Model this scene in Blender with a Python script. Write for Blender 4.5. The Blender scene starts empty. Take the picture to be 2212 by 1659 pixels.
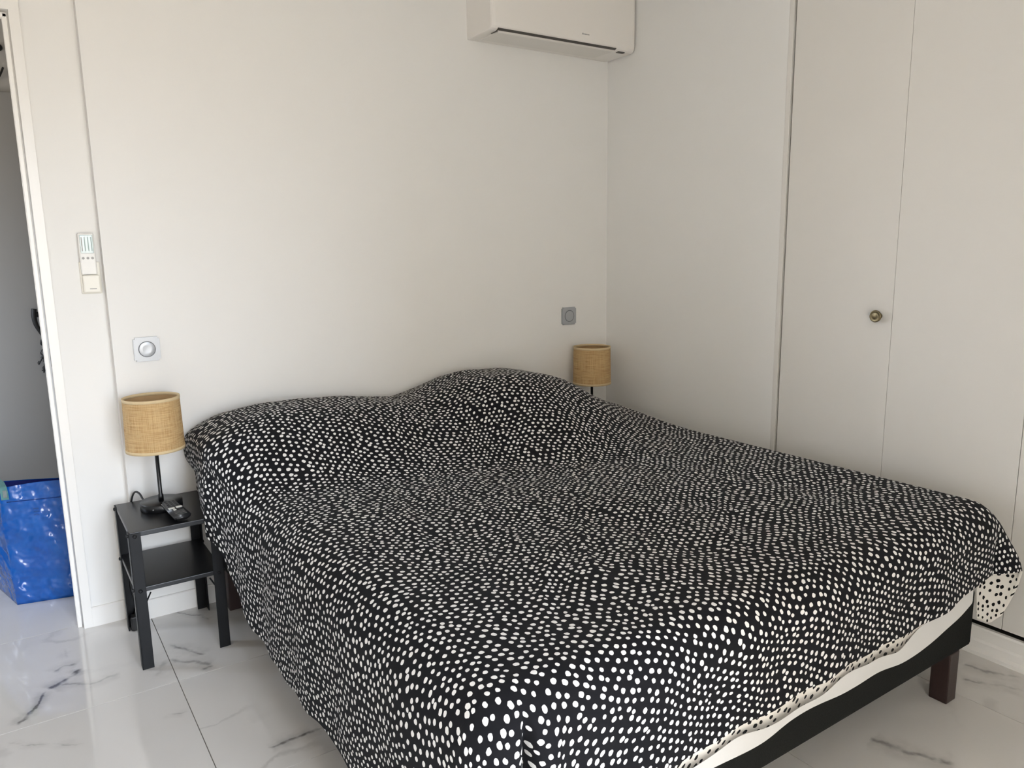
import bpy, bmesh, math, random
from mathutils import Vector, Matrix, noise
S = bpy.context.scene
COL = S.collection
random.seed(7)
pi = math.pi

# ------------------------------------------------------------------ camera
CAM_F, CAM_YAW, CAM_PITCH, CAM_ROLL = 1637.65, 0.5895, 0.1773, -0.0158
CAM_LOC = Vector((-2.4722, -2.849, 1.2908))
_f = Vector((math.sin(CAM_YAW) * math.cos(CAM_PITCH), math.cos(CAM_YAW) * math.cos(CAM_PITCH), -math.sin(CAM_PITCH)))
_r = Vector((math.cos(CAM_YAW), -math.sin(CAM_YAW), 0)); _u = _r.cross(_f)
_r2 = math.cos(CAM_ROLL) * _r + math.sin(CAM_ROLL) * _u
_u2 = -math.sin(CAM_ROLL) * _r + math.cos(CAM_ROLL) * _u
cam_data = bpy.data.cameras.new('camera'); cam = bpy.data.objects.new('camera', cam_data); COL.objects.link(cam)
m = Matrix((_r2, _u2, -_f)).transposed().to_4x4(); m.translation = CAM_LOC
cam.matrix_world = m
cam_data.sensor_width = 36; cam_data.lens = CAM_F / 2212 * 36; cam_data.clip_start = 0.02
S.camera = cam

# ------------------------------------------------------------------ world: overcast sky above, warm ground below
world = bpy.data.worlds.new('world'); S.world = world; world.use_nodes = True
wt = world.node_tree; wt.nodes.clear()
w_out = wt.nodes.new('ShaderNodeOutputWorld'); w_bg = wt.nodes.new('ShaderNodeBackground')
w_tc = wt.nodes.new('ShaderNodeTexCoord'); w_sep = wt.nodes.new('ShaderNodeSeparateXYZ')
w_map = wt.nodes.new('ShaderNodeMapRange'); w_map.inputs['From Min'].default_value = -0.04; w_map.inputs['From Max'].default_value = 0.10
w_mix = wt.nodes.new('ShaderNodeMix'); w_mix.data_type = 'RGBA'
w_mix.inputs[6].default_value = (0.53, 0.47, 0.39, 1)     # ground outside
w_mix.inputs[7].default_value = (0.865, 0.965, 1.11, 1)     # sky
wt.links.new(w_tc.outputs['Generated'], w_sep.inputs[0]); wt.links.new(w_sep.outputs['Z'], w_map.inputs['Value'])
wt.links.new(w_map.outputs[0], w_mix.inputs[0]); wt.links.new(w_mix.outputs[2], w_bg.inputs['Color'])
wt.links.new(w_bg.outputs[0], w_out.inputs[0])
w_bg.inputs['Strength'].default_value = 9.3

WIN_X0, WIN_X1, WIN_Z0, WIN_Z1, WIN_Y = -2.75, -1.45, 0.06, 2.10, -3.60     # window behind the camera
HALL_X = -3.9                                                               # hall end; an opening added there lets daylight in
def portal(name, loc, rot, sx, sy):
    d = bpy.data.lights.new(name, 'AREA'); d.shape = 'RECTANGLE'; d.size = sx; d.size_y = sy
    d.cycles.is_portal = True
    o = bpy.data.objects.new(name, d); COL.objects.link(o); o.location = loc; o.rotation_euler = rot
portal('window_portal', ((WIN_X0 + WIN_X1) / 2, WIN_Y - 0.1, (WIN_Z0 + WIN_Z1) / 2), (pi / 2, 0, 0), WIN_X1 - WIN_X0, WIN_Z1 - WIN_Z0)
portal('hall_portal', (HALL_X - 0.01, 0.85, 1.45), (pi / 2, 0, -pi / 2), 0.5, 0.9)

S.view_settings.view_transform = 'Standard'; S.view_settings.look = 'None'
S.view_settings.gamma = 1.0; S.view_settings.use_curve_mapping = False
S.view_settings.exposure = 1.12
S.cycles.use_denoising = True
S.cycles.max_bounces = 8; S.cycles.diffuse_bounces = 6; S.cycles.glossy_bounces = 3
S.cycles.caustics_reflective = False; S.cycles.caustics_refractive = False

# ------------------------------------------------------------------ material helpers
class NT:
    def __init__(self, name):
        self.m = bpy.data.materials.new(name); self.m.use_nodes = True
        self.t = self.m.node_tree; self.t.nodes.clear()
        self.out = self.n('ShaderNodeOutputMaterial'); self.b = self.n('ShaderNodeBsdfPrincipled')
        self.l(self.b.outputs[0], self.out.inputs[0])
    def n(self, k, **kw):
        o = self.t.nodes.new(k)
        for a, v in kw.items(): setattr(o, a, v)
        return o
    def l(self, a, b): self.t.links.new(a, b)
    def put(self, sock, v):
        if hasattr(v, 'node'): self.l(v, sock)
        else: sock.default_value = v
    def math(self, op, a, b=0.0, c=0.0, clamp=False):
        o = self.n('ShaderNodeMath', operation=op, use_clamp=clamp)
        self.put(o.inputs[0], a); self.put(o.inputs[1], b); self.put(o.inputs[2], c)
        return o.outputs[0]
    def vmath(self, op, a, b=None, scale=None):
        o = self.n('ShaderNodeVectorMath', operation=op)
        self.put(o.inputs[0], a)
        if b is not None: self.put(o.inputs[1], b)
        if scale is not None: self.put(o.inputs['Scale'], scale)
        return o.outputs[1] if op in ('LENGTH', 'DOT_PRODUCT', 'DISTANCE') else o.outputs[0]
    def mix(self, f, a, b):
        o = self.n('ShaderNodeMix', data_type='RGBA')
        self.put(o.inputs[0], f); self.put(o.inputs[6], a); self.put(o.inputs[7], b)
        return o.outputs[2]
    def ramp(self, v, lo, hi, a=0.0, b=1.0):
        o = self.n('ShaderNodeMapRange', interpolation_type='SMOOTHSTEP')
        self.put(o.inputs['Value'], v); o.inputs['From Min'].default_value = lo; o.inputs['From Max'].default_value = hi
        o.inputs['To Min'].default_value = a; o.inputs['To Max'].default_value = b
        return o.outputs[0]
    def noise(self, vec, scale, detail=3.0, rough=0.5, col=False):
        o = self.n('ShaderNodeTexNoise'); o.inputs['Scale'].default_value = scale
        o.inputs['Detail'].default_value = detail; o.inputs['Roughness'].default_value = rough
        if vec is not None: self.l(vec, o.inputs['Vector'])
        return o.outputs['Color' if col else 'Fac']
    def bump(self, h, strength, dist=0.002):
        o = self.n('ShaderNodeBump'); o.inputs['Strength'].default_value = strength; o.inputs['Distance'].default_value = dist
        self.l(h, o.inputs['Height']); self.l(o.outputs[0], self.b.inputs['Normal'])
    def pos(self): return self.n('ShaderNodeNewGeometry').outputs['Position']
    def obj(self): return self.n('ShaderNodeTexCoord').outputs['Object']
    def set(self, **kw):
        for k, v in kw.items(): self.put(self.b.inputs[k.replace('_', ' ')], v)
        return self

def plain(name, col, rough=0.5, var=0.04, scale=30.0, bump=0.0, metallic=0.0, spec=0.5, bscale=None):
    t = NT(name); o = t.obj(); c = (*col, 1)
    nz = t.noise(o, scale, 3)
    t.set(Base_Color=t.mix(nz, tuple(x * (1 - var) for x in col) + (1,), tuple(min(1, x * (1 + var)) for x in col) + (1,)))
    t.set(Roughness=rough, Metallic=metallic)
    t.b.inputs['Specular IOR Level'].default_value = spec
    if bump: t.bump(t.noise(o, bscale or scale * 4, 2), bump)
    return t.m

M = {}
M['wall'] = plain('wall_paint', (0.80, 0.787, 0.760), 0.55, 0.012, 3, 0.03, spec=0.25, bscale=220)
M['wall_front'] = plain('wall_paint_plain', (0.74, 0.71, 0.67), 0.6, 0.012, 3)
M['trim'] = plain('trim_gloss_paint', (0.82, 0.80, 0.765), 0.32, 0.012, 4, spec=0.4)
M['closet'] = plain('closet_lacquer', (0.72, 0.695, 0.655), 0.45, 0.012, 4, spec=0.3)
M['ceiling'] = plain('ceiling_paint', (0.82, 0.80, 0.765), 0.7, 0.01, 4)
M['light_block_wall'] = plain('light_block_beige', (0.50, 0.45, 0.38), 0.9, 0.06, 6)  # colour of the added outside wall that blocks and warms the light
M['terrace'] = plain('terrace_tiles', (0.50, 0.42, 0.32), 0.8, 0.06, 6)
M['closet_gap_shade'] = plain('closet_interior_shade', (0.05, 0.045, 0.04), 0.9)  # near-black colour stands in for shade behind the wardrobe door gaps
M['grout'] = plain('grout', (0.20, 0.18, 0.165), 0.9)
M['grey_door'] = plain('grey_door_paint', (0.30, 0.292, 0.28), 0.5, 0.03, 3)
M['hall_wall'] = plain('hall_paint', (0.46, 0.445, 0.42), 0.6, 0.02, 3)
M['iron'] = plain('black_iron', (0.008, 0.008, 0.008), 0.5, 0.1, 40, 0.1)
M['black_metal'] = plain('black_powder_coat', (0.0045, 0.0048, 0.0056), 0.42, 0.1, 60, 0.03, bscale=900, spec=0.25)
M['black_board'] = plain('black_board', (0.006, 0.006, 0.0065), 0.30, 0.08, 30, 0.02, bscale=700, spec=0.45)
M['lamp_black'] = plain('lamp_black_metal', (0.007, 0.007, 0.0075), 0.30, 0.08, 50)
M['cord'] = plain('black_rubber', (0.012, 0.012, 0.012), 0.5)
M['ac_white'] = plain('ac_plastic', (0.80, 0.765, 0.72), 0.35, 0.01, 5, spec=0.35)
M['ac_flap'] = plain('ac_flap_plastic', (0.74, 0.71, 0.665), 0.4, 0.01, 5, spec=0.3)
M['ac_dark'] = plain('ac_dark_and_shade', (0.075, 0.068, 0.06), 0.6)  # small dark parts, and the shade painted for the louvre gap
M['ac_logo'] = plain('ac_logo_grey', (0.30, 0.29, 0.28), 0.4)
M['switch'] = plain('switch_silver', (0.39, 0.405, 0.425), 0.32, 0.02, 30, metallic=0.25)
M['switch_gap_shade'] = plain('switch_gap_shade', (0.10, 0.105, 0.115), 0.6)  # dark tone for the shade round the rocker
M['remote_white'] = plain('remote_white', (0.80, 0.785, 0.75), 0.4)
M['holder_cream'] = plain('holder_cream', (0.80, 0.77, 0.69), 0.4)
M['lcd'] = plain('remote_display', (0.52, 0.60, 0.58), 0.2)
M['grey_print'] = plain('grey_print', (0.36, 0.35, 0.33), 0.5)
M['teal_print'] = plain('teal_print', (0.33, 0.42, 0.40), 0.5)
M['sheet'] = plain('white_cotton_sheet', (0.74, 0.73, 0.71), 0.9, 0.02, 20, 0.2, bscale=400, spec=0.1)
M['brass'] = plain('antique_brass', (0.20, 0.16, 0.09), 0.30, 0.15, 40, metallic=0.9)
M['key_steel'] = plain('key_steel', (0.10, 0.10, 0.10), 0.4, metallic=0.8)
M['strap'] = plain('strap_webbing', (0.20, 0.42, 0.40), 0.6, 0.3, 120, 0.2)
M['strap_blue'] = plain('strap_webbing_blue', (0.03, 0.10, 0.42), 0.5, 0.2, 120, 0.2)
M['strap_white'] = plain('strap_print', (0.62, 0.68, 0.66), 0.6)
M['care_blue'] = plain('care_print_pale_blue', (0.12, 0.26, 0.62), 0.4)
M['rc_black'] = plain('remote_black', (0.018, 0.018, 0.019), 0.35, 0.1)
M['rc_grey'] = plain('remote_grey', (0.085, 0.085, 0.085), 0.4, 0.1)
M['rc_key'] = plain('remote_key_white', (0.62, 0.61, 0.56), 0.4)
M['bulb'] = plain('bulb_white', (0.75, 0.74, 0.70), 0.3)

def base_fabric():
    t = NT('bed_base_fabric'); o = t.obj()
    w = t.noise(o, 420, 2)
    t.set(Base_Color=t.mix(w, (0.006, 0.0065, 0.006, 1), (0.019, 0.020, 0.018, 1)), Roughness=0.95)
    t.b.inputs['Specular IOR Level'].default_value = 0.15
    t.bump(w, 0.5, 0.002); return t.m
M['base_fabric'] = base_fabric()
def leg_wood():
    t = NT('mahogany_leg'); o = t.obj()
    v = t.n('ShaderNodeMapping'); v.inputs['Scale'].default_value = (30, 30, 3); t.l(o, v.inputs['Vector'])
    w = t.noise(v.outputs[0], 4, 4)
    t.set(Base_Color=t.mix(w, (0.012, 0.0055, 0.005, 1), (0.036, 0.017, 0.015, 1)), Roughness=0.38); return t.m
M['wood'] = leg_wood()

def dots(name, ground, dot, s, r0, r1, sheen):
    """printed dots: jittered hexagonal lattice of pitch s, dot radii r0..r1, cloth lengths come from the UV map in metres"""
    t = NT(name); uv = t.n('ShaderNodeUVMap', uv_map='cloth').outputs[0]
    wob = t.noise(uv, 4.0, 1, col=True)
    off = t.vmath('SCALE', t.vmath('SUBTRACT', wob, (0.5, 0.5, 0.5)), scale=0.07)
    mp = t.n('ShaderNodeMapping'); mp.inputs['Rotation'].default_value = (0, 0, 0.42); t.l(t.vmath('ADD', uv, off), mp.inputs['Vector'])
    p = t.n('ShaderNodeSeparateXYZ'); t.l(mp.outputs[0], p.inputs[0])
    sv = t.math('DIVIDE', p.outputs[1], 0.8660254); su = t.math('SUBTRACT', p.outputs[0], t.math('MULTIPLY', sv, 0.5))
    sk = t.n('ShaderNodeCombineXYZ'); t.l(su, sk.inputs[0]); t.l(sv, sk.inputs[1])
    v = t.n('ShaderNodeTexVoronoi', voronoi_dimensions='2D', feature='F1')
    v.inputs['Scale'].default_value = 1 / s; v.inputs['Randomness'].default_value = 0.42
    t.l(sk.outputs[0], v.inputs['Vector'])
    q = t.n('ShaderNodeSeparateXYZ'); t.l(v.outputs['Position'], q.inputs[0])
    dx = t.math('SUBTRACT', p.outputs[0], t.math('MULTIPLY_ADD', q.outputs[1], 0.5, q.outputs[0]))
    dy = t.math('SUBTRACT', p.outputs[1], t.math('MULTIPLY', q.outputs[1], 0.8660254))
    dist = t.math('SQRT', t.math('ADD', t.math('MULTIPLY', dx, dx), t.math('MULTIPLY', dy, dy)))
    sep = t.n('ShaderNodeSeparateColor'); t.l(v.outputs['Color'], sep.inputs[0])
    rad = t.math('MULTIPLY_ADD', sep.outputs[0], r1 - r0, r0)
    rad = t.math('MULTIPLY', rad, t.math('MULTIPLY_ADD', t.noise(uv, 130, 1), 0.7, 0.65))
    fac = t.ramp(t.math('SUBTRACT', rad, dist), -0.00025, 0.00025)
    weave = t.noise(uv, 900, 2)
    t.set(Base_Color=t.mix(fac, ground, dot), Roughness=0.85)
    t.b.inputs['Specular IOR Level'].default_value = 0.12
    t.b.inputs['Sheen Weight'].default_value = sheen; t.b.inputs['Sheen Roughness'].default_value = 0.5
    t.bump(weave, 0.12, 0.001)
    return t.m
M['cover'] = dots('black_cloth_white_dots', (0.0085, 0.0085, 0.0105, 1), (0.80, 0.79, 0.77, 1), 0.0200, 0.0040, 0.0055, 0.02)
M['lining'] = dots('white_cloth_black_dots', (0.78, 0.745, 0.68, 1), (0.008, 0.008, 0.008, 1), 0.0240, 0.0047, 0.0060, 0.0)

def raffia(name, c0, c1):
    t = NT(name); uv = t.n('ShaderNodeUVMap', uv_map='weave').outputs[0]
    def threads(sx, sy, seed):
        mp = t.n('ShaderNodeMapping'); mp.inputs['Scale'].default_value = (sx, sy, 1); mp.inputs['Location'].default_value = (seed, seed * 2.3, 0)
        t.l(uv, mp.inputs['Vector']); return t.noise(mp.outputs[0], 1.0, 3, 0.6)
    a = threads(12, 420, 1.3); b = threads(420, 10, 4.1); c = threads(30, 60, 9.7)
    f = t.math('MULTIPLY_ADD', a, 0.55, t.math('MULTIPLY', b, 0.45))
    f = t.ramp(f, 0.36, 0.60)
    col = t.mix(f, (*c0, 1), (*c1, 1))
    t.set(Base_Color=t.mix(t.ramp(c, 0.45, 0.75), col, (*[x * 0.86 for x in c1], 1)), Roughness=0.8)
    t.b.inputs['Specular IOR Level'].default_value = 0.2
    t.bump(f, 0.35, 0.0015); return t.m
M['raffia'] = raffia('woven_raffia', (0.36, 0.21, 0.085), (0.60, 0.415, 0.205))
M['raffia_trim'] = plain('raffia_trim', (0.62, 0.48, 0.28), 0.8, 0.1, 90, 0.2)
M['raffia_in'] = plain('shade_inner', (0.42, 0.27, 0.13), 0.8, 0.08, 60)

def bag_plastic():
    t = NT('blue_woven_plastic'); o = t.obj()
    n1 = t.noise(o, 14, 4, 0.6)
    t.set(Base_Color=t.mix(n1, (0.003, 0.058, 0.31, 1), (0.006, 0.125, 0.47, 1)), Roughness=0.17)
    t.b.inputs['Specular IOR Level'].default_value = 0.7
    h = t.noise(o, 13, 2, 0.45)
    t.bump(h, 0.9, 0.05); return t.m
M['bag'] = bag_plastic()
M['bag_in'] = plain('blue_bag_inside', (0.004, 0.012, 0.16), 0.5, 0.1, 20)

def marble():
    t = NT('marble_porcelain'); p = t.pos()
    rnd = t.n('ShaderNodeObjectInfo').outputs['Random']
    offv = t.n('ShaderNodeCombineXYZ'); t.l(t.math('MULTIPLY', rnd, 37.0), offv.inputs[0]); t.l(t.math('MULTIPLY', rnd, 61.0), offv.inputs[1])
    q = t.vmath('ADD', p, offv.outputs[0])
    dist = t.vmath('SCALE', t.vmath('SUBTRACT', t.noise(p, 5.5, 5, 0.62, col=True), (0.5, 0.5, 0.5)), scale=0.16)
    pd = t.vmath('ADD', p, dist)
    # broad soft veins of every tile
    n1 = t.noise(t.vmath('ADD', q, dist), 1.5, 3, 0.5)
    v1 = t.math('ABSOLUTE', t.math('SUBTRACT', n1, 0.5))
    thin = t.ramp(v1, 0.0, 0.022, 1.0, 0.0)
    mask = t.ramp(t.noise(q, 2.1, 2), 0.46, 0.66)
    vein = t.math('MULTIPLY', t.math('MULTIPLY', thin, mask), 0.26)
    # the veins that can be picked out on the floor
    patch = t.ramp(t.noise(p, 11, 3, 0.6), 0.34, 0.62)
    pd = t.vmath('ADD', p, t.vmath('SCALE', t.vmath('SUBTRACT', t.noise(p, 16, 3, 0.6, col=True), (0.5, 0.5, 0.5)), scale=0.045))
    def seg(a, b, w, s, e0, e1):
        ax, ay = a; bx, by = b; d = Vector((bx - ax, by - ay, 0)); L2 = d.length_squared
        rel = t.vmath('SUBTRACT', pd, (ax, ay, 0))
        h = t.math('DIVIDE', t.vmath('DOT_PRODUCT', rel, tuple(d)), L2, clamp=True)
        near = t.vmath('SCALE', tuple(d), scale=h)
        dd = t.vmath('SUBTRACT', rel, near)
        dl = t.vmath('LENGTH', t.vmath('MULTIPLY', dd, (1, 1, 0)))
        endf = t.math('MULTIPLY', t.ramp(h, 0.0, 0.25) if e0 else 1.0, t.ramp(h, 0.7, 1.0, 1.0, 0.0) if e1 else 1.0)
        core = t.math('MULTIPLY', t.math('MULTIPLY_ADD', t.ramp(dl, 0.0, w * 1.3, 1.0, 0.0), s * 1.0, t.math('MULTIPLY', t.ramp(dl, 0.0, w * 7, 1.0, 0.0), s * 0.5)), patch)
        return t.math('MULTIPLY', core, endf)
    for v_ in [q_ for q_ in VEINS if q_[3] > .32]:
        vein = t.math('MAXIMUM', vein, seg(*v_))
    cloud = t.noise(q, 2.6, 3)
    basec = t.mix(cloud, (0.60, 0.575, 0.545, 1), (0.68, 0.66, 0.635, 1))
    t.set(Base_Color=t.mix(vein, basec, (0.16, 0.15, 0.145, 1)), Roughness=0.055)
    t.b.inputs['Specular IOR Level'].default_value = 0.62
    return t.m
VEINS = [((-2.573, -0.484), (-2.525, -0.409), 0.006, 0.8, 1, 0),
         ((-2.525, -0.409), (-2.486, -0.329), 0.006, 0.8, 0, 1),
         ((-2.486, -0.329), (-2.442, -0.292), 0.01, 0.75, 1, 0),
         ((-2.442, -0.292), (-2.388, -0.237), 0.01, 0.75, 0, 1),
         ((-2.463, -0.304), (-2.378, -0.359), 0.007, 0.45, 1, 0),
         ((-2.378, -0.359), (-2.29, -0.351), 0.007, 0.45, 0, 1),
         ((-2.472, -0.222), (-2.435, -0.192), 0.007, 0.45, 1, 0),
         ((-2.435, -0.192), (-2.392, -0.211), 0.007, 0.45, 0, 1),
         ((-2.422, -0.057), (-2.422, -0.155), 0.006, 0.35, 1, 1),
         ((-2.216, -0.458), (-2.153, -0.334), 0.01, 0.35, 1, 1),
         ((-2.132, -0.238), (-2.1, -0.305), 0.008, 0.6, 1, 0),
         ((-2.1, -0.305), (-2.043, -0.389), 0.008, 0.6, 0, 1),
         ((-2.155, -0.344), (-2.096, -0.41), 0.01, 0.45, 1, 0),
         ((-2.096, -0.41), (-2.035, -0.465), 0.01, 0.45, 0, 1),
         ((-2.035, -0.465), (-2.086, -0.48), 0.006, 0.5, 1, 1),
         ((-2.019, -0.979), (-1.948, -0.984), 0.007, 0.75, 1, 0),
         ((-1.948, -0.984), (-1.859, -0.984), 0.007, 0.75, 0, 1),
         ((-2.606, -0.544), (-2.404, -0.687), 0.004, 0.35, 1, 1),
         ((-2.445, -0.521), (-2.344, -0.593), 0.004, 0.3, 1, 1),
         ((-2.231, -0.663), (-2.152, -0.692), 0.004, 0.35, 1, 1),
         ((-2.09, 0.003), (-2.003, -0.082), 0.006, 0.45, 1, 0),
         ((-2.003, -0.082), (-1.972, -0.141), 0.006, 0.45, 0, 1),
         ((-2.036, -0.532), (-1.876, -0.624), 0.004, 0.3, 1, 1),
         ((-0.694, -1.868), (-0.684, -1.918), 0.01, 0.5, 1, 0),
         ((-0.684, -1.918), (-0.642, -2.004), 0.01, 0.5, 0, 0),
         ((-0.642, -2.004), (-0.607, -2.045), 0.01, 0.5, 0, 1),
         ((-0.125, -1.82), (-0.11, -1.889), 0.008, 0.45, 1, 0),
         ((-0.11, -1.889), (-0.054, -1.968), 0.008, 0.45, 0, 1),
         ((-0.22, -1.859), (-0.177, -1.92), 0.007, 0.4, 1, 0),
         ((-0.177, -1.92), (-0.129, -1.999), 0.007, 0.4, 0, 1),
         ((-0.62, -1.806), (-0.57, -1.919), 0.006, 0.3, 1, 1)]
M['marble'] = marble()

# ------------------------------------------------------------------ geometry helpers
def link(name, me, mat, parent=None, smooth=False):
    if smooth:
        for p in me.polygons: p.use_smooth = True
    o = bpy.data.objects.new(name, me); COL.objects.link(o)
    if mat: me.materials.append(M[mat] if isinstance(mat, str) else mat)
    if parent: o.parent = parent
    return o
def tobj(name, bm, mat, parent=None, smooth=False, origin=None):
    if origin is not None: bmesh.ops.translate(bm, verts=bm.verts, vec=-Vector(origin))
    bmesh.ops.recalc_face_normals(bm, faces=bm.faces)
    me = bpy.data.meshes.new(name); bm.to_mesh(me); bm.free()
    o = link(name, me, mat, parent, smooth)
    if origin is not None: o.location = origin
    return o
def abox(bm, x0, x1, y0, y1, z0, z1, bevel=0.0, seg=2, rot=None):
    r = bmesh.ops.create_cube(bm, size=1.0)
    vs = r['verts']
    for v in vs:
        v.co = Vector(((x0 + x1) / 2 + v.co.x * (x1 - x0), (y0 + y1) / 2 + v.co.y * (y1 - y0), (z0 + z1) / 2 + v.co.z * (z1 - z0)))
    if bevel:
        es = list({e for v in vs for e in v.link_edges})
        bmesh.ops.bevel(bm, geom=es, offset=bevel, segments=seg, affect='EDGES', profile=0.5)
    return vs
def box(name, mat, x0, x1, y0, y1, z0, z1, bevel=0.0, parent=None, seg=2, smooth=False, origin=None):
    bm = bmesh.new(); abox(bm, x0, x1, y0, y1, z0, z1, bevel, seg)
    return tobj(name, bm, mat, parent, smooth, origin)
def lathe(bm, prof, n=48, mtx=None, closed=False):
    rings = []
    for (r, z) in prof:
        if r < 1e-6: rings.append([bm.verts.new((0, 0, z))])
        else: rings.append([bm.verts.new((r * math.cos(2 * pi * k / n), r * math.sin(2 * pi * k / n), z)) for k in range(n)])
    pairs = list(zip(rings[:-1], rings[1:])) + ([(rings[-1], rings[0])] if closed else [])
    for a, b in pairs:
        for k in range(n):
            k2 = (k + 1) % n
            q = [a[k % len(a)], a[k2 % len(a)], b[k2 % len(b)], b[k % len(b)]]
            q2 = []
            for v in q:
                if v not in q2: q2.append(v)
            if len(q2) >= 3: bm.faces.new(q2)
    if mtx is not None:
        bmesh.ops.transform(bm, matrix=mtx, verts=[v for r in rings for v in r])
def tube(bm, pts, rad, n=10):
    pts = [Vector(p) for p in pts]
    fine = []
    for i in range(len(pts) - 1):                                    # Catmull-Rom through the points
        p0 = pts[max(i - 1, 0)]; p1 = pts[i]; p2 = pts[i + 1]; p3 = pts[min(i + 2, len(pts) - 1)]
        for k in range(8):
            s = k / 8
            fine.append(0.5 * ((2 * p1) + (p2 - p0) * s + (2 * p0 - 5 * p1 + 4 * p2 - p3) * s * s + (-p0 + 3 * p1 - 3 * p2 + p3) * s ** 3))
    fine.append(pts[-1]); rings = []
    ref = Vector((0.31, 0.52, 0.79))
    for i, p in enumerate(fine):
        d = (fine[min(i + 1, len(fine) - 1)] - fine[max(i - 1, 0)]).normalized()
        a = d.cross(ref).normalized(); b = d.cross(a)
        rr = rad(i / (len(fine) - 1)) if callable(rad) else rad
        rings.append([bm.verts.new(p + rr * (math.cos(2 * pi * k / n) * a + math.sin(2 * pi * k / n) * b)) for k in range(n)])
    for a, b in zip(rings[:-1], rings[1:]):
        for k in range(n): bm.faces.new((a[k], a[(k + 1) % n], b[(k + 1) % n], b[k]))
    bm.faces.new(rings[0][::-1]); bm.faces.new(rings[-1])
def tag(o, label, cat=None, group=None, kind=None):
    o['label'] = label
    if cat: o['category'] = cat
    if group: o['group'] = group
    if kind: o['kind'] = kind
    return o
def empty(name, loc, label, cat, group=None, kind=None):
    o = bpy.data.objects.new(name, None); COL.objects.link(o); o.location = loc; o.empty_display_size = 0.05
    return tag(o, label, cat, group, kind)
def child(o, parent):
    """parent a mesh built in world coordinates to an Empty without moving it"""
    o.parent = parent; o.matrix_parent_inverse = Matrix.Translation(-parent.location)
    return o
def structure(o, label, cat): return tag(o, label, cat, kind='structure')
def sstep(a, b, x):
    t = max(0.0, min(1.0, (x - a) / (b - a))); return t * t * (3 - 2 * t)
def interp(tab, x):
    if x <= tab[0][0]: return tab[0][1]
    for (a, va), (b, vb) in zip(tab[:-1], tab[1:]):
        if x <= b:
            t = (x - a) / (b - a); return va + (vb - va) * t
    return tab[-1][1]
def interps(tab, x):
    if x <= tab[0][0]: return tab[0][1]
    for (a, va), (b, vb) in zip(tab[:-1], tab[1:]):
        if x <= b: return va + (vb - va) * sstep(a, b, x)
    return tab[-1][1]

# ================================================================== THE ROOM
CEIL = 2.52; STEP = 0.053; XREC = -2.178; XL = -3.30; DOOR_R = -2.372; DOOR_L = -3.12; HALL_Y = 1.52
# floor: grout bed and one object per tile
fl = box('floor', 'grout', -4.1, 0.75, -3.80, 1.75, -0.05, -0.0035)
structure(fl, 'white marble-look porcelain tile floor with grey veins', 'floor')
TX, TY, TW = -0.3, 0.088, 0.6
tm = None; PXs = 0.6165; PYs = 0.5885
for i in range(-6, 1):
    for j in range(-7, 3):
        cx = TX + PXs * (i + 0.5) + 0.0; cy = TY + PYs * (j + 0.5)
        if cx > 0.4 or cy > 1.7: continue
        if cx - .31 > 0.02: continue
        if tm is None:
            bm = bmesh.new(); abox(bm, -PXs / 2 + 0.0011, PXs / 2 - 0.0011, -PYs / 2 + 0.0011, PYs / 2 - 0.0011, -0.012, 0.0)
            es = [e for e in bm.edges if all(v.co.z > -0.001 for v in e.verts)]
            bmesh.ops.bevel(bm, geom=es, offset=0.0004, segments=1, affect='EDGES')
            tm = bpy.data.meshes.new('tile'); bm.to_mesh(tm); bm.free(); tm.materials.append(M['marble'])
        o = bpy.data.objects.new('tile', tm); COL.objects.link(o); o.location = (cx, cy, 0); o.parent = fl
structure(box('ceiling', 'ceiling', -4.1, 0.75, -3.80, 1.75, CEIL, CEIL + 0.06), 'plain white ceiling', 'ceiling')
wb = box('wall_back', 'wall', XREC, 0.0, 0.0, 0.16, 0.0, CEIL)
structure(wb, 'plain off-white painted wall behind the bed, standing proud of the strip by the doorway', 'wall')
bm = bmesh.new()
abox(bm, -2.357, XREC + 0.01, STEP, 0.16, 0, CEIL); abox(bm, DOOR_L - 0.03, -2.357, STEP, 0.16, 2.03, CEIL); abox(bm, XL, DOOR_L - 0.03, STEP, 0.16, 0, CEIL)
structure(tobj('wall_doorway', bm, 'wall'), 'off-white painted strip of wall beside and above the doorway', 'wall')
structure(box('wall_left', 'wall_front', XL - 0.12, XL, -3.74, 0.16, 0, CEIL), 'plain off-white side wall', 'wall')
bm = bmesh.new()
fy0, fy1 = WIN_Y - 0.14, WIN_Y
abox(bm, XL - 0.12, WIN_X0, fy0, fy1, 0, CEIL); abox(bm, WIN_X1, 0.12, fy0, fy1, 0, CEIL)
abox(bm, WIN_X0, WIN_X1, fy0, fy1, WIN_Z1, CEIL); abox(bm, WIN_X0, WIN_X1, fy0, fy1, 0, WIN_Z0)
structure(tobj('wall_front', bm, 'wall_front'), 'wall with the open french window facing the bed', 'wall')
wf = None
bm = bmesh.new()
for a in ((WIN_X0, WIN_X0 + .05, WIN_Z0, WIN_Z1), (WIN_X1 - .05, WIN_X1, WIN_Z0, WIN_Z1), (WIN_X0, WIN_X1, WIN_Z1 - .05, WIN_Z1), (WIN_X0, WIN_X1, WIN_Z0, WIN_Z0 + .04)):
    abox(bm, a[0], a[1], fy0 + .03, fy0 + .09, a[2], a[3], .004)
structure(tobj('window_1', bm, 'trim'), 'white frame of the open french window', 'window')

# the terrace outside, and an added unseen wall blocking skylight on the left
bm = bmesh.new(); abox(bm, -3.2, -2.95, -15.0, fy0, -.2, 6.5); structure(tobj('wall_light_block', bm, 'light_block_wall'), 'unseen beige wall added outside to block skylight from the left', 'wall')
structure(box('floor_balcony', 'terrace', -2.95, 5.0, -9.5, fy0, -.22, -.02), 'beige tiled terrace floor outside the window', 'floor')

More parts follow.
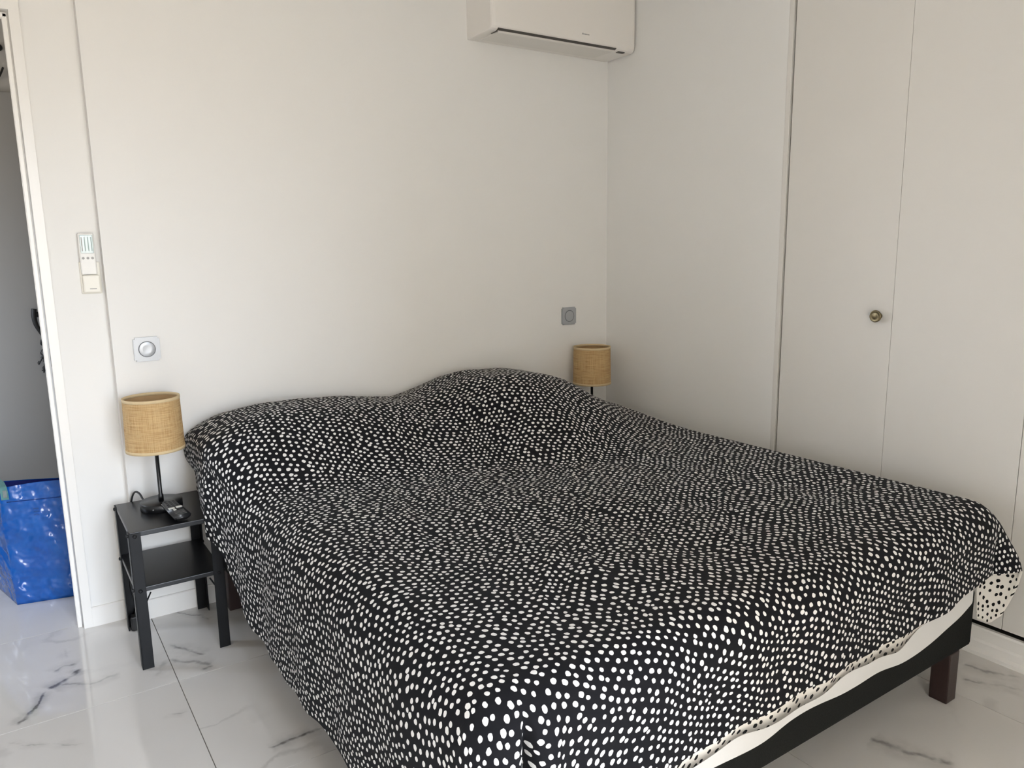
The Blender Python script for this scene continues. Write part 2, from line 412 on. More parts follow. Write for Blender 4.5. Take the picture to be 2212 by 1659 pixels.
# right wall with built-in wardrobe doors
YC1 = -1.0135; YC2 = -1.4504; YC3 = -1.8735; YC4 = -2.31; YC5 = -2.75
bm = bmesh.new()
abox(bm, 0, 0.12, YC1 + 0.024, 0.16, 0, CEIL); abox(bm, 0, 0.12, YC5 - 0.03, YC1 + 0.024, 2.44, CEIL); abox(bm, 0, 0.12, -3.74, YC5 - 0.03, 0, CEIL)
structure(tobj('wall_right', bm, 'wall'), 'off-white painted wall on the wardrobe side', 'wall')
structure(box('trim_1', 'closet', -0.0008, 0.03, YC1 + 0.004, YC1 + 0.0235, 0.0, 2.44, 0.0012), 'slim white upright edging the wardrobe opening', 'trim')
bm = bmesh.new()
abox(bm, 0.60, 0.64, YC5 - .1, YC1 + .1, 0, 2.5); abox(bm, 0.12, 0.60, YC1 + 0.03, YC1 + .07, 0, 2.5); abox(bm, 0.12, 0.60, YC5 - .1, YC5 - .06, 0, 2.5)
abox(bm, 0.03, 0.60, YC5, YC1, 2.44, 2.5); abox(bm, 0.03, 0.6, YC5, YC1, 0.0, 0.07)
structure(tobj('wall_closet', bm, 'closet_gap_shade'), 'inside of the built-in wardrobe, coloured near-black for shade in the gaps', 'wall')
for k, (a, b, g) in enumerate(((YC1 - 0.0055, YC2 + .0008, 0), (YC2 - .0008, YC3 + .0009, 0), (YC3 - .0009, YC4 + .001, 0), (YC4 - .001, YC5 + .001, 0))):
    d = box('door_%d' % (k + 2), 'closet', 0.0 if k else 0.0012, 0.024, b, a, 0.098, 2.436, 0.0008, origin=(0.012, (a + b) / 2, 0.098))
    structure(d, ['flat beige wardrobe door with a brass knob beside the dark gap', 'flat beige wardrobe door next to the door with the brass knob',
                  'flat beige wardrobe door reached by the dangling cover corner', 'flat beige wardrobe door farthest from the bed head'][k], 'door')
    if k == 0:
        bm = bmesh.new()
        lathe(bm, [(0, 0.0), (0.010, 0.0), (0.0095, 0.004), (0.007, 0.010), (0.009, 0.015), (0.0175, 0.019), (0.0205, 0.0235), (0.0205, 0.027), (0.018, 0.0300), (0.0165, 0.0290), (0.009, 0.0305), (0, 0.031)], 40)
        bmesh.ops.transform(bm, matrix=Matrix.Rotation(-pi / 2, 4, 'Y'), verts=bm.verts)
        kn = tobj('knob', bm, 'brass', d, True); kn.location = (0.0 - 0.0112, -1.406 - (a + b) / 2, 1.045 - 0.098); tag(kn, 'round antique brass knob')
# plinth below the wardrobe and baseboards
def extrude_profile(bm, prof, p0, p1, nrm):
    """profile (out, z) swept from p0 to p1; nrm = direction the profile projects to"""
    n = Vector((nrm[0], nrm[1], 0)); A = [bm.verts.new(Vector((*p0, z)) + n * o) for o, z in prof]; B = [bm.verts.new(Vector((*p1, z)) + n * o) for o, z in prof]
    k = len(prof)
    for i in range(k): bm.faces.new((A[i], A[(i + 1) % k], B[(i + 1) % k], B[i]))
    bm.faces.new(A[::-1]); bm.faces.new(B)
PL = [(-0.005, 0), (0.036, 0), (0.036, 0.012), (0.024, 0.020), (0.022, 0.040), (0.014, 0.046), (0.012, 0.078), (0.008, 0.084), (-0.005, 0.084)]
bm = bmesh.new(); extrude_profile(bm, PL, (0, YC1 + 0.02), (0, -3.60), (-1, 0))
structure(tobj('trim_2', bm, 'trim'), 'stepped white plinth under the wardrobe doors', 'trim')
BB = [(-0.004, 0), (0.011, 0), (0.011, 0.067), (0.008, 0.0705), (-0.004, 0.0705)]
bm = bmesh.new(); extrude_profile(bm, BB, (XREC, 0), (0, 0), (0, -1)); structure(tobj('baseboard_back', bm, 'trim'), 'white baseboard along the wall behind the bed', 'baseboard')
bm = bmesh.new(); extrude_profile(bm, BB, (0, 0), (0, YC1 + 0.024), (-1, 0)); structure(tobj('baseboard_right', bm, 'trim'), 'white baseboard in the corner behind the bed', 'baseboard')
bm = bmesh.new(); extrude_profile(bm, BB, (-2.328, STEP), (XREC + 0.004, STEP), (0, -1)); structure(tobj('baseboard_doorway', bm, 'trim'), 'short white baseboard between door casing and wall step', 'baseboard')
# door casing (flush with its baseboard), inner jamb
bm = bmesh.new()
abox(bm, -2.3565, -2.3275, STEP - .011, STEP + .02, 0, 2.061, .0012); abox(bm, DOOR_L - .04, -2.3275, STEP - .0112, STEP + .02, 2.0275, 2.0612, .0012); abox(bm, DOOR_L - .04, DOOR_L - .006, STEP - .011, STEP + .02, 0, 2.061, .0012)
structure(tobj('trim_3', bm, 'trim'), 'flat white casing around the doorway', 'trim')
bm = bmesh.new()
abox(bm, -2.3745, -2.3605, STEP + .010, .090, 0, 2.022, .003); abox(bm, DOOR_L, -2.3605, STEP + .010, .090, 2.008, 2.0225, .003); abox(bm, DOOR_L - .02, DOOR_L, STEP + .010, .090, 0, 2.022, .003)
structure(tobj('trim_4', bm, 'trim'), 'white inner jamb of the doorway with a latch plate', 'trim')
box('latch_plate', 'ac_logo', -2.3572, -2.3564, STEP - 0.0095, STEP + .012, 0.93, 0.99, parent=bpy.data.objects['trim_3'])

# hall beyond the doorway
HD_T = 2.035
bm = bmesh.new(); abox(bm, HALL_X, -0.6, HALL_Y, HALL_Y + .1, 0, CEIL)
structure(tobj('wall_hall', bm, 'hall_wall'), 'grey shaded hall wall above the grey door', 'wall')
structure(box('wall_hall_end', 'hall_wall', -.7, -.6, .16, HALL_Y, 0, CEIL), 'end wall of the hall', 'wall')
bm = bmesh.new(); abox(bm, HALL_X - .08, HALL_X, .16, HALL_Y + .1, 0, 1.0); abox(bm, HALL_X - .08, HALL_X, .16, HALL_Y + .1, 1.9, CEIL); abox(bm, HALL_X - .08, HALL_X, .16, .6, 1.0, 1.9); abox(bm, HALL_X - .08, HALL_X, 1.1, HALL_Y + .1, 1.0, 1.9)  # added opening, sized for the brightness in the hall
abox(bm, HALL_X, XL - .1, .06, .16, 0, CEIL)
structure(tobj('wall_hall_light_opening', bm, 'hall_wall'), 'unseen hall end wall with an opening added to let daylight in', 'wall')
dr = box('door_1', 'grey_door', -3.22, -2.22, HALL_Y - 0.03, HALL_Y - .001, 0.006, HD_T, 0.004, origin=(-2.72, HALL_Y, 0.006))
structure(dr, 'flat grey entrance door with a black scroll handle and keys in its lock', 'door')
def at_door(bm): bmesh.ops.translate(bm, verts=bm.verts, vec=-Vector((-2.72, HALL_Y, 0.006))); return bm
# scroll lever handle
HX = -2.332; HY = HALL_Y - .03
bm = bmesh.new()
tube(bm, [(HX + .018, HY, 1.008), (HX + .010, HY - .022, 1.010), (HX - .012, HY - .034, 1.014)], 0.013)
tube(bm, [(HX - .012, HY - .036, 1.040), (HX - .016, HY - .036, 1.005), (HX - .012, HY - .036, .965), (HX + .004, HY - .036, .925), (HX + .018, HY - .036, .895), (HX + .020, HY - .036, .875), (HX + .010, HY - .036, .862), (HX + .000, HY - .036, .872), (HX + .002, HY - .036, .886), (HX + .010, HY - .036, .889)],
     lambda s: 0.0125 * (1 - 0.72 * s))
tobj('handle', at_door(bm), 'iron', dr, True)
bm = bmesh.new(); abox(bm, HX + .026, HX + .045, HY - .004, HY + .001, .70, 1.09, .002); tobj('handle_plate', at_door(bm), 'iron', dr)
bm = bmesh.new()
tube(bm, [(-2.40, HY - .004, 2.012), (-2.40, HY - .018, 2.012)], 0.004); tobj('peg', at_door(bm), 'iron', dr)
# keys hanging in the lock
kb = empty('key_bunch', (HX + .022, HY - .01, .82), 'dark bunch of keys hanging from the lock of the grey door', 'keys')
def kpart(name, bm, mat): return child(tobj(name, bm, mat, None, True), kb)
bm = bmesh.new(); pts = [(HX + .012 + .019 * math.cos(a), HY - .02, .826 + .017 * math.sin(a)) for a in [k * 2 * pi / 10 for k in range(11)]]; tube(bm, pts, .003, 6); kpart('key_ring', bm, 'key_steel')
def key(p, q, w):
    bm = bmesh.new(); p = Vector(p); q = Vector(q); d = (q - p).normalized(); s = Vector((d.z, 0, -d.x))
    tube(bm, [p, p.lerp(q, .33)], w * 1.7, 8); tube(bm, [p.lerp(q, .3), q], w * .75, 6)
    for k in (.72, .86):
        a = p.lerp(q, k); tube(bm, [a, a + s * w * 1.9], w * .6, 5)
    return kpart('key', bm, 'iron')
key((HX + .004, HY - .022, .812), (HX - .022, HY - .024, .768), .0042)
key((HX + .010, HY - .022, .806), (HX - .004, HY - .026, .728), .005)
key((HX + .016, HY - .02, .806), (HX + .044, HY - .03, .720), .006)
key((HX + .030, HY - .016, .815), (HX + .034, HY - .02, .73), .007)
bm = bmesh.new(); abox(bm, HX - .006, HX + .016, HY - .032, HY - .022, .735, .760, .003); kpart('key_fob', bm, 'iron')
# thin wire hanger on the hall wall above the door
bm = bmesh.new(); tube(bm, [(-2.46, HALL_Y - .012, 2.085), (-2.372, HALL_Y - .012, 2.088)], .0045, 6); tube(bm, [(-2.372, HALL_Y - .012, 2.088), (-2.356, HALL_Y - .012, 2.118), (-2.344, HALL_Y - .012, 2.145)], .0045, 6)
tube(bm, [(-2.40, HALL_Y, 2.09), (-2.40, HALL_Y - .014, 2.09)], .004, 6)
tag(tobj('wall_hook', bm, 'iron'), 'bent black wire hook on the hall wall above the grey door', 'hook')
bm = bmesh.new(); lathe(bm, [(0, 0), (.013, 0), (.016, .006), (.012, .014), (0, .018)], 20, Matrix.Translation((-2.352, HALL_Y, 2.232)) @ Matrix.Rotation(pi / 2, 4, 'X'))
tag(tobj('wall_peg', bm, 'iron', None, True), 'small round black peg on the hall wall above the wire hook', 'peg')

# ================================================================== BED
BX0, BX1, BY0, BY1 = -1.905, -0.272, -1.908, -0.02
bed = empty('bed_base', ((BX0 + BX1) / 2, (BY0 + BY1) / 2, 0), 'black fabric bed base on dark wooden legs', 'bed')
child(box('base_frame', 'base_fabric', BX0, BX1, BY0, BY1, 0.150, 0.322, 0.012, seg=3), bed)
for (x0, y0) in ((-.381, BY0 + .003), (BX0 + .058, BY0 + .003), (-.381, BY1 - .11), (BX0 + .002, BY1 - .10), ((BX0 + BX1) / 2 - .025, -.95)):
    bm = bmesh.new(); vs = abox(bm, x0, x0 + .051, y0, y0 + .051, 0, .152, .003)
    child(tobj('leg', bm, 'wood'), bed)
# mattress wrapped in its white fitted sheet
SX0, SX1, SY0, SY1 = BX0 - .006, BX1 + .008, BY0 - .008, BY1
def sheet():
    rx0, rx1, ry0, ry1 = SX0 + .06, SX1 - .06, SY0 + .06, SY1 - .03
    bm = bmesh.new(); NX, NY, NS = 60, 70, 14
    def hem(x, y):
        h = 0.238 + .006 * math.sin(x * 9.5 + y * 8 + 1.1) + .004 * math.sin(x * 21 + y * 17)
        return h + .055 * math.exp(-((x - SX1) ** 2 + (y - SY0) ** 2) / .018)
    per = []
    def P(s):                                    # rounded rectangle, counter-clockwise
        return s
    ring_pts = []
    def arc(cx, cy, a0, r): 
        return [((cx + r * math.cos(a0 + k * pi / 16), cy + r * math.sin(a0 + k * pi / 16)), (math.cos(a0 + k * pi / 16), math.sin(a0 + k * pi / 16))) for k in range(9)]
    pts = []
    def side(a, b, n, nr): 
        return [((a[0] + (b[0] - a[0]) * k / n, a[1] + (b[1] - a[1]) * k / n), nr) for k in range(1, n)]
    R_ = .05
    c = [(SX0 + R_, SY0 + R_), (SX1 - R_, SY0 + R_), (SX1 - R_, SY1 - R_), (SX0 + R_, SY1 - R_)]
    pts += arc(*c[0], pi, R_); pts += side((c[0][0], SY0), (c[1][0], SY0), 120, (0, -1)); pts += arc(*c[1], 1.5 * pi, R_)
    pts += side((SX1, c[1][1]), (SX1, c[2][1]), 60, (1, 0)); pts += arc(*c[2], 0, R_); pts += side((c[2][0], SY1), (c[3][0], SY1), 30, (0, 1)); pts += arc(*c[3], .5 * pi, R_)
    pts += side((SX0, c[3][1]), (SX0, c[0][1]), 60, (-1, 0))
    rings = []
    for k in range(NS + 1):
        f = k / NS; ring = []
        for (x, y), (nx, ny) in pts:
            h = hem(x, y); z = h + (0.545 - h) * f
            w = .004 * noise.noise(Vector((x * 9, y * 9, z * 14))) * (1 - f) + (.003 if f > .15 else 0)
            if f > .85: w -= .03 * ((f - .85) / .15) ** 2
            ring.append(bm.verts.new((x + nx * w, min(y + ny * w, -.004), z)))
        rings.append(ring)
    n = len(pts)
    for a, b in zip(rings[:-1], rings[1:]):
        for k in range(n): bm.faces.new((a[k], a[(k + 1) % n], b[(k + 1) % n], b[k]))
    bm.faces.new(rings[-1])
    return tag(tobj('fitted_sheet', bm, 'sheet', None, True), 'plain white fitted sheet stretched over the mattress', 'sheet')
sheet()

# the dotted duvet cover ------------------------------------------------------------------
ZT = 0.582; X0, X1, YH, YF = -1.835, -0.305, -0.022, -1.872
RL, RR, RF = 0.10, 0.072, 0.085
RIDGE = [(-2.0, .130), (-1.87, .155), (-1.76, .180), (-1.62, .180), (-1.50, .172), (-1.35, .154), (-1.22, .140), (-1.14, .150), (-1.02, .192), (-.92, .214), (-.80, .216), (-.68, .204), (-.57, .174), (-.47, .120), (-.36, .060), (-.25, .010)]
def gy(x, y):
    a = interps([(-1.9, -.30), (-1.2, -.26), (-.8, -.36), (-.3, -.30)], x); b = interps([(-1.9, -.72), (-1.3, -.78), (-.8, -.98), (-.3, -.85)], x)
    f = 1 - sstep(-a, -b, -y)
    return f * (0.84 + 0.16 * sstep(0.0, 0.16, -y))
def ztop(x, y):
    z = ZT + interp(RIDGE, x) * .5 * gy(x, y) + .5 * gy(x, y) * (interp(RIDGE, x - .05) + interp(RIDGE, x + .05)) / 2
    e = sstep(0, .25, min(x - X0, X1 - x, y - YF) + .0)
    z += e * (.011 * noise.noise(Vector((x * 3.1, y * 3.1, 1.7))) + .005 * noise.noise(Vector((x * 8, y * 8, 5.2))))
    # long shallow creases across the top
    for (cx, cy, ang, ln, wd, am) in ((-1.25, -1.35, 1.05, .55, .016, .006), (-1.0, -1.0, .95, .5, .014, .005), (-1.35, -1.0, 1.25, .4, .016, .005), (-.75, -.85, .9, .45, .014, .005),
                                      (-.8, -1.45, .8, .5, .016, .005), (-1.62, -1.05, 1.45, .5, .02, .005), (-1.05, -.55, 1.9, .3, .018, .006), (-.62, -1.2, .7, .4, .014, .004), (-1.5, -1.55, 1.0, .35, .018, .006)):
        u = (x - cx) * math.cos(ang) + (y - cy) * math.sin(ang); v = -(x - cx) * math.sin(ang) + (y - cy) * math.cos(ang) + .03 * math.sin(u * 7)
        if abs(v) < wd * 4 and abs(u) < ln: z += am * math.exp(-(v / wd) ** 2) * (1 - (u / ln) ** 2) * (1 if v > 0 else .6) - am * .6 * math.exp(-((v + wd * 1.6) / wd) ** 2) * (1 - (u / ln) ** 2)
    return z
HEM_L = [(0, .456), (.355, .456), (.373, .40), (.404, .383), (.451, .375), (.48, .35), (.514, .313), (.56, .28), (.60, .241), (.626, .215), (.68, .19), (.743, .178), (.98, .172), (2.2, .168)]   # by -y
OUT_L = [(0, .025), (.36, .070), (.38, .075), (.42, .060), (.50, .043), (.60, .032), (.80, .022), (1.2, .017), (2.2, .017)]
HEM_F = [(-2.0, .322), (-1.3, .336), (-1.0, .349), (-.62, .346), (-.51, .360), (-.37, .383), (-.30, .388)]               # by x
HEM_R = [(0.0, .49), (.42, .49), (.55, .33), (1.7, .33), (1.9, .325)]                                       # by -y
CRN_L = [(0, .323), (20, .30), (45, .20), (70, .165), (90, .166)]                                           # degrees foot -> left
CRN_R = [(0, .385), (44, .386), (49, .365), (62, .225), (68, .198), (78, .203), (82, .315), (90, .325)]                 # degrees foot -> right
def drape(base, dirv, rho, r, zh, out_extra, off, ext):
    """a point of the cover that falls over the edge: rho 0..1 from edge to hem"""
    z0 = ztop(*base); D = r * pi / 2 + max(0.0, z0 - r - zh) + ext
    d = rho * D
    if d < r * pi / 2: o = (r - off) * math.sin(d / r); dz = r - (r - off) * math.cos(d / r) if off else r * (1 - math.cos(d / r))
    else: o = r - off; dz = d - r * pi / 2 + r
    z = z0 - dz
    o += out_extra(d, z)
    return Vector((base[0] + dirv[0] * o, base[1] + dirv[1] * o, z)), (base[0] + dirv[0] * d, base[1] + dirv[1] * d)
def ex_left(y):
    w = 1 - sstep(.30, .70, -y); e0 = interps(OUT_L, -y)
    def f(d, z):
        g = sstep(.04, .22, d)
        e = e0 * sstep(.05, .26, d) + (1 - w) * g * (.004 * math.sin(y * 11 + .6) + .003 * math.sin(y * 23 + 2 + z * 4)) * sstep(.05, .4, d)
        bul = w * .056 * sstep(.03, .14, d) * sstep(.44, .60, z)
        return max(e, bul) + .003 * g * noise.noise(Vector((y * 9, z * 9, 3.3)))
    return f
def cleft(p, d):
    """deep fold at the foot corner by the window; p runs along the edge in metres"""
    g = sstep(.03, .20, d)
    return g * (-.055 * math.exp(-((p + 1.862) / .016) ** 2) + .020 * math.exp(-((p + 1.815) / .030) ** 2) + .010 * math.exp(-((p + 1.915) / .035) ** 2))
def ex_foot(x):
    def f(d, z):
        g = sstep(.06, .28, d)
        return g * (.0035 * math.sin(x * 10.5 + .4) + .002 * math.sin(x * 26 + z * 9)) + .003 * g * noise.noise(Vector((x * 14, 7.7, z * 14))) + cleft(x, d)
    return f
def ex_right(y):
    def f(d, z): return .010 * sstep(.08, .3, d) * math.sin(y * 9)
    return f
def ex_cl(phi):
    a = phi / 90
    fl_ = ex_left(YF); ff = ex_foot(X0)
    def f(d, z): return a * fl_(d, z) + (1 - a) * (ff(d, z) - cleft(X0, d)) + cleft(X0 - .13 * phi * pi / 180, d) + .03 * sstep(.05, .45, d) * math.sin(a * pi)
    return f
def ex_cr(phi):
    a = phi / 90
    fr_ = ex_right(YF); ff = ex_foot(X1)
    def f(d, z):
        return (a * fr_(d, z) + (1 - a) * ff(d, z)) * (1 - .6 * math.sin(a * pi)) + .085 * sstep(.05, .26, d) * math.exp(-((phi - 50) / 23) ** 2) - .010 * sstep(.05, .26, d) * math.exp(-((phi - 12) / 10) ** 2)
    return f
def crn(a, b):
    """square corner patch (a across, b along) -> (rho, angle from the foot direction)"""
    if a < 1e-9 and b < 1e-9: return 0.0, 45.0
    return (b, 45 * a / b) if b >= a else (a, 90 - 45 * b / a)
NL, NTX, NR, NTY, NF = 60, 170, 48, 205, 40
def cover_pt(i, j, off=0.0, under=False):
    iside = -1 if i < NL else (1 if i > NL + NTX else 0)
    a = (NL - i) / NL if iside < 0 else ((i - NL - NTX) / NR if iside > 0 else 0)
    x = X0 if iside < 0 else (X1 if iside > 0 else X0 + (X1 - X0) * (i - NL) / NTX)
    b = (j - NTY) / NF if j > NTY else 0
    y = YF if j > NTY else YH + (YF - YH) * j / NTY
    def ext_foot(xx): return (.036 + .006 * math.sin(xx * 15)) * (1 - sstep(-.76, -.58, xx)) if under else 0.0
    if iside == 0 and b == 0: return Vector((x, y, ztop(x, y) - off)), (x, y)
    if b == 0:
        if iside < 0: return drape((x, y), (-1, 0), a, RL, interp(HEM_L, -y) + .004 * math.sin(y * 40), ex_left(y), off, 0)
        return drape((x, y), (1, 0), a, RR, interp(HEM_R, -y), ex_right(y), off, 0)
    if iside == 0: return drape((x, y), (0, -1), b, RF, interp(HEM_F, x) + .003 * math.sin(x * 37), ex_foot(x), off, ext_foot(x))
    rho, phi = crn(a, b); s, c = math.sin(phi * pi / 180), math.cos(phi * pi / 180)
    if iside < 0: return drape((x, y), (-s, -c), rho, RF + (RL - RF) * phi / 90, interp(CRN_L, phi), ex_cl(phi), off, ext_foot(x) * c)
    return drape((x, y), (s, -c), rho, RF + (RR - RF) * phi / 90, interp(CRN_R, phi), ex_cr(phi), off, 0)
def grid_mesh(name, pts, uvs, NI, NJ):
    me = bpy.data.meshes.new(name)
    faces = [(i * NJ + j, i * NJ + j + 1, (i + 1) * NJ + j + 1, (i + 1) * NJ + j) for i in range(NI - 1) for j in range(NJ - 1)]
    me.from_pydata(pts, [], faces)
    uvl = me.uv_layers.new(name='cloth')
    for l in me.loops: uvl.data[l.index].uv = uvs[l.vertex_index]
    me.update(); return me
NI, NJ = NL + NTX + NR + 1, NTY + NF + 1
duvet = empty('duvet', (-1.08, -.95, ZT), 'black duvet printed with small white dots and white dotted underside, spread over the bed', 'duvet')
top = [cover_pt(i, j) for i in range(NI) for j in range(NJ)]
fm = grid_mesh('top_side', [p for p, _ in top], [u for _, u in top], NI, NJ)
f_o = child(link('top_side', fm, 'cover', None, True), duvet); tag(f_o, 'black side with white dots')
TH = .007
und = {}
for i in range(NI):
    for j in range(NJ): und[i + 1, j] = cover_pt(i, j, TH, True)
# outermost ring climbs back to the hem of the black side, so the white side wraps round the hem
pts, uvs = [], []
for i in range(NI + 2):
    for j in range(NJ + 1):
        ii = min(max(i, 1), NI) - 1; jj = min(j, NJ - 1)
        if i in (0, NI + 1) or j == NJ:
            p, u = top[ii * NJ + jj]; q, uq = und[ii + 1, jj]
            g_ = (p - q).length; pts.append(p); uvs.append((uq[0], uq[1] - g_) if j == NJ else (uq[0] + (g_ if i else -g_), uq[1]))
        else:
            p, u = und[ii + 1, jj]; pts.append(p); uvs.append(u)
um = grid_mesh('underside', pts, uvs, NI + 2, NJ + 1)
um.flip_normals()
u_o = child(link('underside', um, 'lining', None, True), duvet); tag(u_o, 'white side with black dots')

# ================================================================== NIGHTSTANDS
def nightstand(ox, oy, label, first):
    """black metal nightstand, left-back corner of its footprint at (ox, oy)"""
    W_, D_, H_ = .268, .338, .452
    e = empty('nightstand', (ox + W_ / 2, oy - D_ / 2, 0), label, 'nightstand', 'black nightstands beside the bed')
    T_ = .003; L_ = .034
    def put(n, bm, mat, smooth=False, par=None):
        bmesh.ops.translate(bm, verts=bm.verts, vec=Vector((-W_ / 2, D_ / 2, 0))); return tobj(n, bm, mat, par or e, smooth)
    for sx in (0, 1):
        for sy in (0, 1):
            bm = bmesh.new()
            xa = 0 if sx == 0 else W_; ya = 0 if sy == 0 else -D_
            dx = 1 if sx == 0 else -1; dy = -1 if sy == 0 else 1
            abox(bm, min(xa, xa + dx * L_), max(xa, xa + dx * L_), min(ya, ya + dy * T_), max(ya, ya + dy * T_), 0, H_ - .002, .0006, 1)
            abox(bm, min(xa, xa + dx * T_), max(xa, xa + dx * T_), min(ya, ya + dy * L_), max(ya, ya + dy * L_), 0, H_ - .002, .0006, 1)
            lg = put('leg', bm, 'black_metal')
            for z in (H_ - .012, .262):
                for mt in (Matrix.Translation((xa + dx * .017, ya, z)) @ Matrix.Rotation(pi / 2 * (1 if sy else -1), 4, 'X'), Matrix.Translation((xa, ya + dy * .017, z)) @ Matrix.Rotation(-pi / 2 * dx, 4, 'Y')):
                    bm = bmesh.new(); lathe(bm, [(0, 0), (.006, 0), (.006, .003), (.003, .005), (0, .005)], 12, mt); put('bolt', bm, 'black_metal', False, lg)
            if sy:
                bm = bmesh.new(); x_in = xa + dx * L_
                tube(bm, [(x_in - dx * .002, ya + dy * .004, .222), (x_in + dx * .012, ya + dy * .004, .250)], .0025, 6); put('gusset', bm, 'black_metal', False, lg)
    bm = bmesh.new(); abox(bm, .0035, W_ - .0035, -D_ + .0035, -.0035, H_ - .016, H_, .0022); put('table_top', bm, 'black_board')
    bm = bmesh.new(); abox(bm, .0035, W_ - .0035, -D_ + .0035, -.0035, .255, .270, .002); put('shelf', bm, 'black_board')
    return e
NS1 = (-2.230, -0.034)
n1 = nightstand(*NS1, 'black metal nightstand with lower shelf next to the doorway', True)
def copy_tree(o, parent=None):
    c = o.copy(); COL.objects.link(c); c.parent = parent
    for ch in list(o.children): copy_tree(ch, c)
    return c
n2 = copy_tree(n1); n2.location = (-0.136, -0.205, 0); n2.scale.x = .90; n2['label'] = 'black metal nightstand in the corner by the wardrobe wall, hidden behind the bed'

# ================================================================== LAMPS
def lamp(x, y, z, label):
    e = empty('table_lamp', (x, y, z), label, 'lamp', 'raffia table lamps beside the bed')
    bm = bmesh.new(); lathe(bm, [(0, 0), (.064, 0), (.0655, .0015), (.0655, .0245), (.064, .026), (.012, .0262), (0, .0262)], 64); bs = tobj('lamp_base', bm, 'lamp_black', e, True)
    bm = bmesh.new(); lathe(bm, [(0, 0), (.0022, 0), (.0022, .001), (0, .0012)], 10, Matrix.Rotation(-.55, 4, 'Z') @ Matrix.Translation((0, -.0655, .013)) @ Matrix.Rotation(pi / 2, 4, 'X')); tobj('rivet', bm, 'ac_logo', bs)
    bm = bmesh.new(); lathe(bm, [(0, .026), (.0085, .026), (.0085, .045), (.0062, .048), (.0062, .245), (.014, .247), (.014, .285), (0, .285)], 24); tobj('pole', bm, 'lamp_black', e, True)
    bm = bmesh.new(); lathe(bm, [(0, .280), (.012, .282), (.024, .312), (.026, .328), (.020, .345), (0, .352)], 24); tobj('bulb', bm, 'bulb', e, True)
    # shade with weave coordinates, open at both ends
    Z0, Z1, R0, R1, n = .203, .378, .0895, .0860, 96
    def wall(name, r_off, mat, z0=Z0, z1=Z1):
        me = bpy.data.meshes.new(name); pts = []; fs = []; uv = []
        for k in range(n + 1):
            a = 2 * pi * k / n
            for zz in (z0, (z0 + z1) / 2, z1):
                r = R0 + (R1 - R0) * (zz - Z0) / (Z1 - Z0) + r_off; pts.append((r * math.cos(a), r * math.sin(a), zz)); uv.append((a * R0, zz))
        for k in range(n):
            for q in (0, 1): fs.append((k * 3 + q, (k + 1) * 3 + q, (k + 1) * 3 + q + 1, k * 3 + q + 1))
        me.from_pydata(pts, [], fs); ul = me.uv_layers.new(name='weave')
        for l in me.loops: ul.data[l.index].uv = uv[l.vertex_index]
        me.update(); return link(name, me, mat, e, True)
    sh = wall('lamp_shade', 0, 'raffia'); wall('shade_lining', -.0015, 'raffia_in').parent = sh
    for zz in (Z0, Z1):
        bm = bmesh.new(); r = R0 + (R1 - R0) * (zz - Z0) / (Z1 - Z0); s = 1 if zz == Z0 else -1
        lathe(bm, [(r - .0025, zz - s * .0012), (r + .0012, zz - s * .0012), (r + .0012 , zz + s * .0085), (r + .0002, zz + s * .0088), (r - .0025, zz + s * .0088)], n, None, True); tobj('shade_binding', bm, 'raffia_trim', sh, True)
    bm = bmesh.new()
    for k in range(3):
        a = k * 2 * pi / 3 + .4; tube(bm, [(.012 * math.cos(a), .012 * math.sin(a), .262), (.088 * math.cos(a), .088 * math.sin(a), .262)], .0015, 6)
    tobj('shade_spider', bm, 'lamp_black', sh)
    return e
L1 = (-2.100, -0.165)
l1 = lamp(L1[0], L1[1], .452, 'raffia table lamp with black stem on the nightstand by the doorway')
l2 = copy_tree(l1); l2.location = (-.190, -.118, .452); l2['label'] = 'raffia table lamp half hidden by the bed in the corner by the wardrobe'
bm = bmesh.new()
tube(bm, [(-2.142, -.112, .464), (-2.146, -.090, .470), (-2.152, -.068, .484), (-2.161, -.048, .487), (-2.169, -.028, .470), (-2.178, -.019, .430), (-2.190, -.018, .36), (-2.194, -.018, .28), (-2.196, -.026, .20), (-2.206, -.040, .165), (-2.206, -.048, .14), (-2.199, -.050, .10), (-2.193, -.05, .075), (-2.198, -.055, .05)], .0034, 8)
tag(tobj('lamp_cord', bm, 'cord', None, True), 'black cord looping from the lamp base down behind the nightstand', 'cord')
ps = empty('power_strip', (-2.18, -.05, 0), 'black power adapters on the floor behind the nightstand leg', 'adapter')
child(box('adapter_body', 'cord', -2.222, -2.196, -.080, -.044, 0.0, .052, .005), ps)
child(box('plug', 'cord', -2.195, -2.176, -.078, -.050, 0.0, .036, .005), ps)
bm = bmesh.new(); tube(bm, [(-2.205, -.06, .05), (-2.198, -.06, .068), (-2.188, -.062, .062), (-2.185, -.064, .034)], .004, 8); child(tobj('cable', bm, 'cord', None, True), ps)

